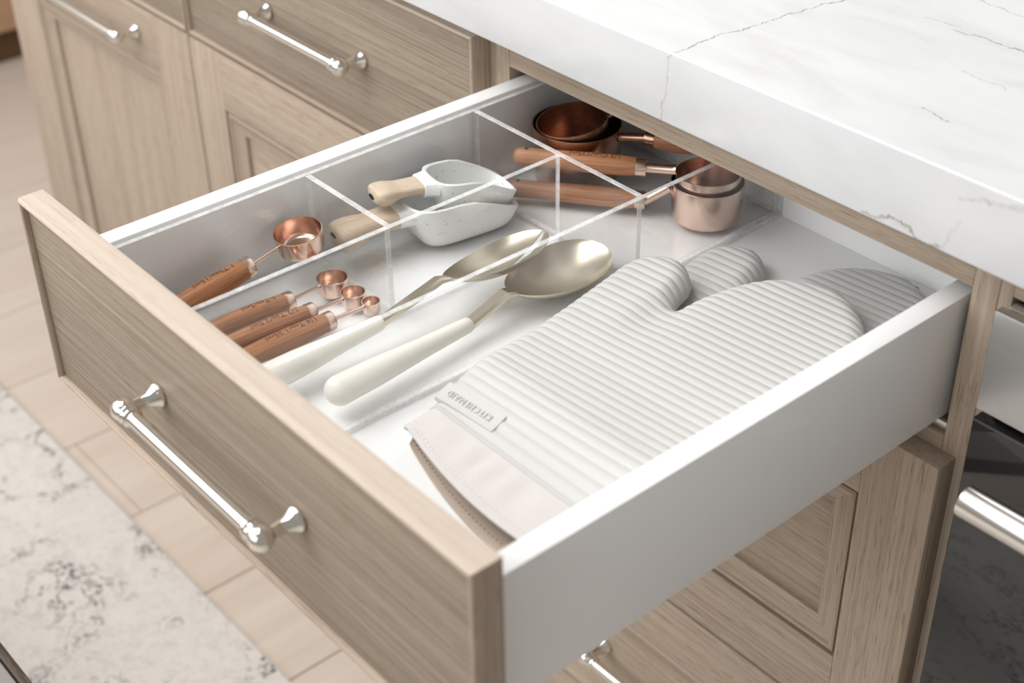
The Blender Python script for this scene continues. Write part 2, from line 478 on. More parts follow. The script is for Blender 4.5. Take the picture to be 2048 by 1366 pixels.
TK = .0199
def slab_front(parent, x0, x1, z0, z1, yb, local=False):
    """recessed slab with a thin proud lip round it; back at yb"""
    rec = .0046; lw = .0042
    p = box('front_panel', x0+.001, x1-.001, yb-TK+rec, yb, z0+.001, z1-.001, 'oak_face', parent, .0003, local)
    f = yb - TK
    prof = [(0, yb), (0, f+.0025), (.0007, f+.0007), (.0022, f), (.0034, f+.0004), (lw, f+.0016), (lw+.0002, f+rec+.0004)]
    profs = [(-.0004+.0004, yb)] + prof[1:]
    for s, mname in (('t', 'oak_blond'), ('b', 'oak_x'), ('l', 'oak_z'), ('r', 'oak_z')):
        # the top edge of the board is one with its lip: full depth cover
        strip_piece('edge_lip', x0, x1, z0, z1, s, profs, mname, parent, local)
    return p
def panel_front(parent, name, x0, x1, z0, z1, handle=None, fw=(.062, .062, .066, .064), split_parent=True):
    """frame and panel front on the face frame (y = 0 back): stiles, rails, moulding, panel"""
    l, r, tp, bt = fw; f = -TK
    root = box(name, x0+l-.004, x1-r+.004, -.0085, -.0005, z0+bt-.004, z1-tp+.004, 'oak_z' if name == 'door' else 'oak_x', parent, .0002)
    root['label'] = 'recessed flat panel'
    for a, b in ((x0, x0+l), (x1-r, x1)): box('stile', a, b, f, -.0002, z0, z1, 'oak_z', root, .0008)
    for a, b in ((z0, z0+bt), (z1-tp, z1)): box('rail', x0+l, x1-r, f, -.0002, a, b, 'oak_x', root, .0006)
    prof = [(0, -.008), (.0012, -.0125), (.0022, -.0125), (.0028, -.0180), (.0048, -.0193), (.0072, -.0185), (.0082, -.0168), (.0105, -.0158), (.0165, -.0140), (.0235, -.0130), (.0250, -.0126), (.0256, -.0085)]
    for s, mm in (('t', 'oak_x'), ('b', 'oak_x'), ('l', 'oak_z'), ('r', 'oak_z')):
        strip_piece('moulding', x0+l, x1-r, z0+bt, z1-tp, s, prof, mm, root)
    return root
ZT, ZB = .3746, .2193          # top drawer fronts
Z2T, Z2B = .2155, -.0862
Z3T, Z3B = -.0898, -.356
KX = 'recessed'
def cabinet(name, label, x0, x1):
    t = thing(name, label, 'cabinet', ((x0+x1)/2, .3, FL))
    box('plinth', x0, x1, .05, .07, FL, -.362, 'oak_x', t)
    return t
# centre cabinet, the one whose drawer is open
cx0, cx1 = .0, .5
t = cabinet('drawer_cabinet', 'oak drawer cabinet with its top drawer pulled out, beside the oven', -.0035, .507)
box('stile', -.0035, .023, 0, .02, -.36, .3915, 'oak_z', t, .0004)
box('stile', .4878, .5068, 0, .02, -.36, .3915, 'oak_z', t, .0004)
box('rail', .0232, .4876, 0, .02, .3508, .3915, 'oak_x', t, .0004)
box('rail', .0232, .4876, 0, .02, .195, .2276, 'oak_x', t, .0004)
box('rail', .0232, .4876, 0, .02, -.105, -.07, 'oak_x', t, .0004)
box('rail', .0232, .4876, 0, .02, -.36, -.34, 'oak_x', t, .0004)
box('side_panel', .0005, .0222, .0205, .60, -.36, .3915, 'white_inside', t, .0004)
box('side_panel', .4900, .5065, .0205, .60, -.36, .3915, 'white_inside', t, .0004)
box('back_panel', .0230, .4890, .60, .612, -.36, .3915, 'white_inside', t, .0004)
box('bottom_panel', .0230, .4890, .021, .599, -.36, -.345, 'white_inside', t, .0004)
rl = box('slide_rail', .466, .4872, .004, .52, .2288, .2355, 'slide_metal', t, .0006)
box('slide_channel', .4700, .4850, .0045, .515, .2356, .2372, 'dark_inside', rl, .0003)
rl = box('slide_rail', .0237, .045, .004, .52, .2288, .2355, 'slide_metal', t, .0006)
d2 = panel_front(t, 'drawer_front', cx0, cx1, Z2B, Z2T, fw=(.062, .061, .060, .069))
pull('handle', d2, .25, -.0085, .065, split=False)
d3 = panel_front(t, 'drawer_front', cx0, cx1, Z3B, Z3T, fw=(.062, .061, .066, .062))
pull('handle', d3, .25, -.0085, -.2225, split=False)
# left neighbour
lx0, lx1 = -.5085, -.0028
t = cabinet('drawer_cabinet', 'oak drawer cabinet with closed drawers and a nickel pull, behind the open drawer', -.512, -.0037)
box('body', -.5118, -.0040, .0, .60, -.36, .3915, 'oak_z', t, .0004)
df_ = slab_front(t, lx0, lx1, ZB, ZT, -.0002)
pull('handle', df_, (lx0+lx1)/2, -.0202+.0046, .297, split=False)
d = panel_front(t, 'drawer_front', lx0, lx1, Z2B, Z2T, fw=(.0615, .0615, .068, .069))
pull('handle', d, (lx0+lx1)/2, -.0085, .065, split=False)
d = panel_front(t, 'drawer_front', lx0, lx1, Z3B, Z3T, fw=(.0615, .0615, .066, .062))
pull('handle', d, (lx0+lx1)/2, -.0085, -.2225, split=False)
# far left cabinet with the tall door
dx0, dx1 = -1.0095, -.5123
t = cabinet('door_cabinet', 'oak end cabinet with a tall panelled door and pull on its top rail', -1.0095, -.5122)
box('body', -1.0095, -.5122, .0, .60, -.36, .3915, 'oak_z', t, .0004)
df_ = slab_front(t, dx0, dx1, ZB, ZT, -.0002)
pull('handle', df_, (dx0+dx1)/2, -.0202+.0046, .297, split=False)
d = panel_front(t, 'door', dx0, dx1, Z3B, Z2T, fw=(.093, .080, .0725, .08))
pull('handle', d, (dx0+dx1)/2, -.0200, .183, split=False, cc=.250)

# oven housing to the right of the drawer
t = thing('oven_housing', 'oak face frame round the built-in oven beside the open drawer', 'cabinet', (.81, .3, FL))
box('stile', .5072, .5168, 0, .02, -.36, .3915, 'oak_z', t, .0004)
box('stile', 1.108, 1.13, 0, .02, -.36, .3915, 'oak_z', t, .0004)
box('rail', .5170, 1.1078, 0, .02, .3573, .3915, 'oak_x', t, .0004)
box('rail', .5170, 1.1078, 0, .02, -.36, -.30, 'oak_x', t, .0004)
box('side_panel', .5074, .5160, .0205, .60, -.36, .3915, 'oak_z', t, .0003)
box('side_panel', 1.112, 1.13, .0205, .60, -.36, .3915, 'oak_z', t, .0003)
box('plinth', .5072, 1.13, .05, .07, FL, -.362, 'oak_x', t)
t = thing('oven', 'built-in oven with steel fascia, black glass door and steel bar handle', 'oven', (.81, .2, -.30))
box('body', .522, 1.104, .0005, .55, -.299, .352, 'black_edge', t, .002)
box('control_panel', .5175, 1.1075, -.0205, -.0125, .2795, .3565, 'steel', t, .0012)
box('control_panel_flange', .5205, 1.1055, -.009, .0000, .282, .3556, 'steel', t, .001)
dr = box('door', .5175, 1.1075, -.0205, -.0008, -.295, .2722, 'black_glass', t, .0012)
box('door_trim', .5180, 1.107, -.0212, -.0200, .2702, .2718, 'black_edge', dr, .0004)
hb = bmesh.new(); lathe(hb, [(0, .0098), (.0008, .0108), (.002, .0110), (.488, .0110), (.4892, .0108), (.490, .0098)], (.5525, -.075, .2535), (1,0,0), 40)
hd = mesh_obj('handle', hb, 'steel_handle', t, smooth=35)
for x in (.615, .98):
    pb = bmesh.new(); lathe(pb, [(0, .009), (.054, .009)], (x, -.0207, .2535), (0,-1,0), 24)
    mesh_obj('handle_post', pb, 'black', hd, smooth=35)

# worktop, one slab over the run
t = mesh_obj('worktop', box_bm(-1.06, 1.4, -.0400, .70, .3919, .4482, .0022, 3), 'marble', smooth=40)
tag(t, 'thick white marble worktop with fine grey veins, above the open drawer', 'worktop')

# rug and the dark edged bench in the corner
t = mesh_obj('runner_rug', box_bm(-2.0, 1.6, -1.05, -.170, FL+.0003, FL+.007, .003, 2), 'rug', origin=(0, 0, 0), smooth=40)
tag(t, 'off-white runner rug with worn charcoal pattern on the oak floor', 'rug')
t = thing('low_bench', 'dark framed grey edge in the bottom left corner above the rug', 'bench', (-.25, -.60, FL))
box('seat_pad', -.75, .03, -.70, -.5175, -.090, -.058, 'grey_cushion', t, .003)
box('frame_rail', -.75, .03, -.5170, -.5090, -.100, -.055, 'dark_wood', t, .001)
for x in (-.73, -.30):
    for y in (-.69, -.525): box('leg', x-.012, x+.012, y-.012, y+.012, FL+.0071, -.0905, 'dark_wood', t, .001)

# ------------------------------------------------------------------ the open drawer
DL = -.4106                    # back of the drawer front
BX0, BX1, BW = .0275, .4830, .0159
RIM, DB, DFL, DBACK = .3409, .2413, .2600, .1044
t = thing('open_drawer', 'white-lined oak drawer pulled open, full of kitchen utensils', 'drawer', (.25, -.16, DB))
box('side', BX0, BX0+BW, DL+.0002, DBACK+.014, DB, RIM, 'white_lacquer', t, .0006)
box('side', BX1-BW, BX1, DL+.0002, DBACK+.014, DB, RIM, 'white_lacquer', t, .0006)
box('back', BX0+BW+.0001, BX1-BW-.0001, DBACK, DBACK+.0138, DB+.010, RIM, 'white_inside', t, .0006)
box('inner_front', BX0+BW+.0001, BX1-BW-.0001, DL+.0002, DL+.0130, DB+.002, RIM, 'white_inside', t, .0006)
box('bottom', BX0+BW+.0001, BX1-BW-.0001, DL+.0132, DBACK-.0002, DFL-.008, DFL, 'white_inside', t, .0002)
DRAWER = t
fp = slab_front(t, 0, .5, ZB, ZT, DL)
# solid top edge of the front behind its lip
hd = pull('handle', t, .2495, DL-TK+.0046, .2968, cc=.1625)
hd['label'] = 'polished nickel bar pull'

# ------------------------------------------------------------------ acrylic organiser
OT, OB, OBT = .3380, .2602, .2642
t = thing('drawer_organiser', 'clear acrylic divided tray inside the open drawer', 'organiser', (.145, -.15, OB))
def sheet(name, x0, x1, y0, y1, z0, z1, thin, mat2=('acrylic', 'acrylic_edge')):
    bm = box_bm(x0, x1, y0, y1, z0, z1, .0003, 1)
    bm.normal_update()
    for f in bm.faces:
        f.material_index = 0 if abs(f.normal[thin]) > .9 else 1
        if len(mat2) > 2 and f.normal[thin] < -.9: f.material_index = 2
    return mesh_obj(name, bm, list(mat2), t)
TW = .0025
OY0, OY1 = -.3965, .1036
sheet('base', .0440, .2453, OY0, OY1, OB, OBT-.0002, 2, ('acrylic', 'acrylic_edge', 'acrylic_contact'))
sheet('outer_wall', .0440, .0487, OY0, OY1, OBT, OT, 0)
sheet('outer_wall', .2405, .2453, OY0, OY1, OBT, OT, 0)
sheet('outer_wall', .0489, .2403, OY0, OY0+.0047, OBT, OT, 1)
sheet('outer_wall', .0489, .2403, OY1-.0047, OY1, OBT, OT, 1)
sheet('divider', .1500, .1548, OY0+.0049, -.0609, OBT, OT, 0)
sheet('divider', .0489, .1498, -.2264, -.2216, OBT, OT, 1)
sheet('divider', .0489, .2403, -.0607, -.0559, OBT, OT, 1)
BASE = OBT + .0002

# ------------------------------------------------------------------ measuring spoons and cups (built along local -x handle, cup at origin)
def cup_bm(r, h, wall=.0009):
    bm = bmesh.new()
    rb = r*.93; fil = min(.0035, h*.25)
    prof = [(0, 0), (0, rb-fil)]
    for i in range(1, 6):
        a = math.pi/2*i/5; prof.append((fil*(1-math.cos(a)), rb-fil+fil*math.sin(a)))
    prof += [(h-.0006, r), (h, r-.0001), (h+.0001, r-wall*.5), (h, r-wall)]
    prof += [(h-.0008, r-wall-.0001)]
    for i in range(5, -1, -1):
        a = math.pi/2*i/5; prof.append((wall+fil*(1-math.cos(a)), rb-wall-fil+fil*math.sin(a)))
    prof.append((wall, 0))
    return lathe(bm, prof, (0,0,0), (0,0,1), 48, cap=False)
def wood_handle_bm(x0, x1, zc, rs, squash=1.0, n=28):
    """lathe along -x from x0 to x1; rs = [(fraction, radius)]"""
    bm = bmesh.new(); L = x0 - x1; prof = []
    fr = [i/22 for i in range(23)]
    for f in fr: prof.append((f*L, interp(f, rs)))
    rl_ = prof[-1][1]
    for i in range(1, 7):
        a = math.pi/2*i/6; prof.append((L + rl_*.75*math.sin(a), rl_*math.cos(a) if i < 6 else 0))
    return lathe(bm, prof, (x0, 0, zc), (-1,0,0), n, squash=squash)
def wrap_text(body, size, xs, zc, rad, flip=1, tilt=0.0, lift=.00012):
    """letters laid on a round handle; text starts at xs and runs towards -x, tops towards -y*flip"""
    bm = text_bm(body, size)
    bmesh.ops.subdivide_edges(bm, edges=bm.edges[:], cuts=1)
    for v in bm.verts:
        a = v.co.y / rad(v.co.x) + tilt
        R_ = rad(v.co.x) + lift
        v.co = Vector((xs - v.co.x, -math.sin(a)*R_, zc + math.cos(a)*R_))
    bmesh.ops.recalc_face_normals(bm, faces=bm.faces[:])
    return bm
def measuring_spoon(label, r, h, loc, rotz, text, hr, d0, tilt=0.0, hl=.088, cop='copper', tt=0.0, group='copper measuring spoons'):
    t = thing('measuring_spoon', label, 'measuring spoon', loc, group, rot=(0, tilt, rotz))
    zc = hr + .0003 if tilt == 0 else h*.62
    mesh_obj('bowl', cup_bm(r, h), cop, t, local=True, smooth=40)
    zr = h*.72
    bm = bmesh.new()
    a = Vector((-r+.0002, 0, zr)); b = Vector((-d0, 0, zc)); L = (b-a).length
    lathe(bm, [(0, .0016), (L, .0016)], a, b-a, 16)
    mesh_obj('rod', bm, 'copper', t, local=True, smooth=40)
    bm = bmesh.new(); fr = hr*.90
    lathe(bm, [(-.0005, .0022), (-.0005, fr*.93), (.0004, fr), (.0062, fr), (.0064, fr*.96)], (-d0, 0, zc), (-1,0,0), 28)
    mesh_obj('ferrule', bm, 'copper', t, local=True, smooth=35)
    x0 = -d0-.0064
    rs = [(0, fr*.95), (.06, fr*1.0), (.35, hr), (.6, hr*.97), (1, hr*.78)]
    hd = mesh_obj('grip', wood_handle_bm(x0, x0-hl, zc, rs), 'acacia', t, local=True, smooth=40)
    rad = lambda d: interp((d+.006)/hl, rs)
    mesh_obj('lettering', wrap_text(text, .0072, x0-.006, zc, rad, tilt=tt), 'burnt_ink', hd, local=True)
    return t
R90 = math.pi/2
def aim(c, p):     # rotation about z that points local -x from c towards p
    return math.atan2(-(p[1]-c[1]), -(p[0]-c[0]))
c = (.0700, -.2485); p = (.0705, -.35)
measuring_spoon('largest copper measuring spoon with glossy brown grip, leaning highest in the tray', .0192, .0175, (c[0], c[1], .2915), aim(c, p), '1 Tbsp/15ml', .0092, .0440, tilt=-.15, hl=.080, tt=-.12)
c = (.1005, -.2435); p = (.0960, -.339)
measuring_spoon('second largest copper measuring spoon, beside the leaning tablespoon', .0122, .0142, (c[0], c[1], BASE), aim(c, p), '1 Tsp/5ml', .0083, .0360, hl=.078, tt=-.05)
c = (.1243, -.2415); p = (.1195, -.338)
measuring_spoon('second smallest copper measuring spoon, between the teaspoon and the smallest one', .0098, .0120, (c[0], c[1], BASE), aim(c, p), '1/2 Tsp/2.5ml', .0083, .0345, hl=.078, cop='copper')
c = (.1415, -.2375); p = (.1402, -.339)
measuring_spoon('smallest copper measuring spoon, nearest the clear divider', .0073, .0104, (c[0], c[1], BASE), aim(c, p), '1/4 Tsp/1.25ml', .0083, .0350, hl=.078)

def measuring_cup(label, r, h, loc, rotz, zh, tilt=(0, 0), text=None, hl=.100, zr=None, cop='copper', hr=.0098, group='copper measuring cups', rodl=.030, drop=0.0):
    t = thing('measuring_cup', label, 'measuring cup', loc, group, rot=(tilt[0], tilt[1], rotz))
    mesh_obj('bowl', cup_bm(r, h, .0010), cop, t, local=True, smooth=40)
    zr = h-.008 if zr is None else zr
    bm = bmesh.new(); x1 = -r - rodl
    a = Vector((-r+.0005, 0, zr)); b = Vector((x1, 0, zh)); L = (b-a).length
    lathe(bm, [(0, .0050), (.0012, .0046), (.0025, .0043), (L, .0043)], a, b-a, 20)
    mesh_obj('rod', bm, cop, t, local=True, smooth=40)
    bm = bmesh.new(); fr = .0078
    lathe(bm, [(-.0006, .005), (-.0006, fr*.93), (.0006, fr), (.0078, fr), (.008, fr*.95)], (x1, 0, zh), (-1,0,0), 28)
    mesh_obj('ferrule', bm, cop, t, local=True, smooth=35)
    x0 = x1 - .008
    rs = [(0, fr*.96), (.1, fr*1.06), (.38, hr), (.62, hr*.93), (.82, hr*.88), (.95, hr*.92), (1, hr*.84)]
    hd = mesh_obj('grip', wood_handle_bm(x0, x0-hl, zh, rs), 'acacia', t, local=True, smooth=40)
    bm = bmesh.new(); lathe(bm, [(0, .0022), (.0004, .0023), (.0005, .0)], (x0-hl+.006, 0, zh+hr*.86), (0,0,1), 18, squash=.8)
    mesh_obj('hanging_hole', bm, 'hole_dark', hd, local=True)
    if text:
        rad = lambda d: interp((d+.012)/hl, rs)
        mesh_obj('lettering', wrap_text(text, .0072, x0-.012, zh, rad, tilt=.1), 'burnt_ink', hd, local=True)
    return t
# big pair at the back left
cc_ = (.0872, .0192)
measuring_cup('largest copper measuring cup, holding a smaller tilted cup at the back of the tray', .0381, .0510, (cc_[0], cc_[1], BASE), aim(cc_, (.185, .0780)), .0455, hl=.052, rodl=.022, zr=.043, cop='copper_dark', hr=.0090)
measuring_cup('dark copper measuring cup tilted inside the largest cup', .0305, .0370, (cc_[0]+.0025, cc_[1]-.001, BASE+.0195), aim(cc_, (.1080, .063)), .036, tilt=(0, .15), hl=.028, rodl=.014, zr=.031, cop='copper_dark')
# small pair on the right
c2 = (.2085, .0515)
measuring_cup('lower copper measuring cup of the nested pair at the back right of the tray', .0303, .0335, (c2[0], c2[1], BASE), aim(c2, (.0815, -.0440)), .0095, hl=.105, zr=.024, rodl=.020, hr=.0085)
c3 = (.2085, .0515)
measuring_cup('upper copper measuring cup of the nested pair, its grip lying on top', .0268, .0310, (c3[0], c3[1], BASE+.0098), aim(c3, (.0815, -.0440)), .0295, tilt=(-.03, 0), hl=.097, zr=.0300, rodl=.024, text='1/2 Cup/125ml', hr=.0085)

# ------------------------------------------------------------------ ceramic scoops (local +x = mouth, handle towards -x)
def scoop(label, loc, rot, s=1.0, hb=0.0):
    t = thing('ceramic_scoop', label, 'scoop', loc, 'speckled ceramic scoops', rot=rot)
    L, Wd, H = .094*s, .058*s, .036*s
    n = 72; wall = .0028
    def ring(f, inner):
        """f 0..1 floor to rim"""
        pts = []
        for i in range(n):
            a = 2*math.pi*i/n
            ca, sa = math.cos(a), math.sin(a)
            e = .52
            x = math.copysign(abs(ca)**e, ca)*L/2; y = math.copysign(abs(sa)**e, sa)*Wd/2
            # round back, square mouth
            fl = .70 + .30*math.sin(f*math.pi/2)**.8
            rimz = H*(1.0 - .60*max(0, (x/(L/2)+.15)/1.15)**1.25)
            zz = rimz*f
            fx = fl if x < 0 else .88 + .12*f
            k = (wall if inner else 0)
            X = x*fx - math.copysign(min(k, abs(x)), x); Y = y*fl - math.copysign(min(k, abs(y)), y)
            pts.append(Vector((X, Y, zz)))
        return pts
    fs = [0, .04, .12, .25, .45, .7, .9, 1.0]
    rows = [[Vector((p.x*.86, p.y*.80, 0)) for p in ring(0, False)]]
    for f in fs: 
        r_ = ring(f, False)
        if f == 0: r_ = [Vector((p.x*.95, p.y*.93, .0006)) for p in r_]
        rows.append(r_)
    top_o = ring(1, False); top_i = ring(1, True)
    rows.append([(a+b)/2 + Vector((0, 0, .0009)) for a, b in zip(top_o, top_i)])
    for f in reversed(fs):
        r_ = ring(f, True)
        rows.append([Vector((p.x*(.95 if f == 0 else 1), p.y*(.93 if f == 0 else 1), max(p.z, wall))) for p in r_])
    rows.append([Vector((p.x*.8, p.y*.76, wall)) for p in ring(0, True)])
    bm, V = grid_bm(rows, close_u=True)
    bm.faces.new(list(reversed(V[0]))); bm.faces.new(V[-1])
    bmesh.ops.recalc_face_normals(bm, faces=bm.faces[:])
    mesh_obj('bowl', bm, 'ceramic', t, local=True, smooth=50)
    # ceramic neck
    bm = bmesh.new(); nk = []
    for x, w_, h0, h1 in ((-L/2+.003, .0165, .58*H, .985*H), (-L/2-.003, .0140, .58*H, .965*H), (-L/2-.008, .0128, .58*H, .95*H)):
        nk.append([(x, -w_, h0+.003), (x, -w_*.8, h0), (x, w_*.8, h0), (x, w_, h0+.003), (x, w_, h1-.003), (x, w_*.85, h1), (x, -w_*.85, h1), (x, -w_, h1-.003)])
    bm, V = grid_bm(nk, close_u=True); bm.faces.new(list(reversed(V[0]))); bm.faces.new(V[-1])
    bmesh.ops.recalc_face_normals(bm, faces=bm.faces[:])
    mesh_obj('neck', bm, 'ceramic', t, local=True, smooth=40)
    # wooden grip: waisted, with a bulge under the end
    sec = []
    x0 = -L/2-.0078; HL = .047*s
    for i in range(15):
        f = i/14; x = x0 - HL*f
        w_ = interp(f, [(0, .0128), (.25, .0122), (.5, .0122), (.75, .0142), (.93, .0148), (1, .0134)])*(.5+.5*s)
        top = .95*H + interp(f, [(0, 0), (.5, -.0008), (.8, .0006), (1, -.0008)])
        bot = .95*H - interp(f, [(0, .0140), (.3, .0135), (.55, .0145), (.75, .0215), (.9, .0225), (1, .0185)])*(1.6*s-.6)
        m_ = (top+bot)/2; hh = (top-bot)/2
        ringp = []
        for j in range(20):
            a = 2*math.pi*j/20; ca, sa = math.cos(a), math.sin(a); e = .55
            ringp.append((x, math.copysign(abs(ca)**e, ca)*w_*(1 if sa > -.2 else 1-.25*f), m_ + math.copysign(abs(sa)**e, sa)*hh))
        sec.append(ringp)
    for k, q in ((.0015, .90), (.0024, .7)):
        cy = sum(p[1] for p in ringp)/20; cz = sum(p[2] for p in ringp)/20
        sec.append([(x-k, cy+(p[1]-cy)*q, cz+(p[2]-cz)*q) for p in ringp])
    bm, V = grid_bm(sec, close_u=True); bm.faces.new(list(reversed(V[0]))); bm.faces.new(V[-1])
    bmesh.ops.recalc_face_normals(bm, faces=bm.faces[:])
    gp = mesh_obj('grip', bm, 'beech', t, local=True, smooth=40)
    bm = bmesh.new(); lathe(bm, [(0, .0046), (.0006, .0045), (.0007, 0)], (x-.0021, .0015, .95*H-.0085), (-1,0,0), 20, squash=.42)
    mesh_obj('hanging_slot', bm, 'hole_dark', gp, local=True)
    return t
yaw = math.radians(82)
scoop('lower white speckled scoop with beech grip, holding the smaller scoop', (.0860, -.1115, BASE), (0, 0, yaw), 1.05)
scoop('upper white speckled scoop with beech grip, resting inside the larger one', (.0890, -.1015, BASE+.0205), (0, .11, yaw-.06), .80)

# ------------------------------------------------------------------ salad servers (local +x = bowl tip)
def server(label, loc, rot, half_l, half_w, depth, notch=None, stem=.040, hlen=.135, zst=.012, hdrop=0.0, rise=.0):
    t = thing('serving_spoon', label, 'serving spoon', loc, 'pair of champagne metal servers', rot=rot)
    # bowl: surface over an egg outline, centre at origin
    nu, nv = 36, 21
    def half_width(u):      # u -1 neck .. 1 tip
        a = max(0.0, 1-u*u)**.5
        return half_w*a*(1+.18*u)
    def z_at(u, v):
        e = max(0.0, 1-u*u)*max(0.0, 1-v*v)
        return -depth*e**.8 + .003*u*u - .004*(1-v*v)*0
    th = .0011
    top, bot = [], []
    us = [-math.cos(math.pi*(i+.35)/(nu-1+.7)) for i in range(nu)]
    jn = 14
    if notch: nv = 24
    for u in us:
        rt, rb = [], []
        for j in range(nv):
            v = -1 + 2*j/(nv-1)
            if notch:
                q = notch[2]*max(0.0, (u-notch[0])/(1-notch[0]))**.7 + .004
                v = -1 + (notch[1]-q+1)*j/jn if j <= jn else notch[1]+q + (1-notch[1]-q)*(j-jn-1)/(nv-jn-2)
            x = u*half_l; y = v*half_width(u); z = z_at(u, v)
            rt.append((x, y, z)); rb.append((x, y*1.0, z-th))
        top.append(rt); bot.append(rb)
    bm = bmesh.new()
    Vt = [[bm.verts.new(p) for p in r] for r in top]; Vb = [[bm.verts.new(p) for p in r] for r in bot]
    def solid(i, j):
        if not notch: return True
        return not (j == jn and us[i] > notch[0])
    for i in range(nu-1):
        for j in range(nv-1):
            if not solid(i, j): continue
            bm.faces.new((Vt[i][j], Vt[i][j+1], Vt[i+1][j+1], Vt[i+1][j]))
            bm.faces.new((Vb[i][j], Vb[i+1][j], Vb[i+1][j+1], Vb[i][j+1]))
    # rim walls wherever a top edge has one face
    pair = {}
    for r1, r2 in zip(Vt, Vb):
        for a, b in zip(r1, r2): pair[a] = b
    for e in [e for e in bm.edges if len(e.link_faces) == 1 and e.verts[0] in pair and e.verts[1] in pair]:
        a, b = e.verts
        try: bm.faces.new((a, b, pair[b], pair[a]))
        except ValueError: pass
    bmesh.ops.delete(bm, geom=[v for v in bm.verts if not v.link_faces], context='VERTS')
    bmesh.ops.recalc_face_normals(bm, faces=bm.faces[:])
    mesh_obj('bowl', bm, 'champagne', t, local=True, smooth=50)
    # flat stem with thickness
    xs = [-half_l*.955, -half_l-.006, -half_l-stem*.5, -half_l-stem-.004]
    rows = []
    for k, x in enumerate(xs):
        zz = interp(x, [(-half_l-stem, zst), (-half_l-.004, .0045), (-half_l*.95, .0022)])
        w_ = [.0062, .0052, .0052, .0050][k]; h_ = [.0011, .0022, .0026, .0026][k]
        rows.append([(x, -w_, zz-h_), (x, w_, zz-h_), (x, w_, zz+h_*.3), (x, w_*.7, zz+h_), (x, -w_*.7, zz+h_), (x, -w_, zz+h_*.3)])
    bm, V = grid_bm(rows, close_u=True); bm.faces.new(list(reversed(V[0]))); bm.faces.new(V[-1])
    bmesh.ops.recalc_face_normals(bm, faces=bm.faces[:])
    mesh_obj('stem', bm, 'champagne', t, local=True, smooth=30)
    # resin grip growing towards its round end
    bm = bmesh.new(); x0 = -half_l-stem
    prof = [(0, .0035), (.0004, .0050), (.002, .0058)]
    for i in range(1, 16): prof.append((hlen*i/16, interp(i/16, [(0, .0058), (.35, .0074), (.75, .0101), (1, .0107)])))
    for i in range(0, 8):
        a = math.pi/2*i/7; prof.append((hlen + .010*math.sin(a), .0107*math.cos(a) if i < 7 else 0))
    ax = Vector((-1, 0, hdrop))
    lathe(bm, prof, (x0, 0, zst), ax, 36)
    mesh_obj('grip', bm, 'cream_resin', t, local=True, smooth=40)
    return t
# right spoon
bc = Vector((.2085, -.1125, BASE+.0164)); end = Vector((.2265, -.330))
server('brass coloured serving spoon with cream grip, nearer the oven mitts', bc, (math.radians(1), math.radians(1.5), math.atan2(bc.y-end.y, bc.x-end.x)), .0500, .0298, .0150, stem=.041, hlen=.122, zst=-.0070, hdrop=.02)
bc = Vector((.1820, -.1500, BASE+.0310)); end = Vector((.1795, -.345))
server('notched salad server with cream grip, lying over the serving spoon', bc, (math.radians(-15), math.radians(-2.5), math.atan2(bc.y-end.y, bc.x-end.x)), .0470, .0265, .0115, notch=(-.05, -.12, .22), stem=.060, hlen=.096, zst=-.0060, hdrop=0)

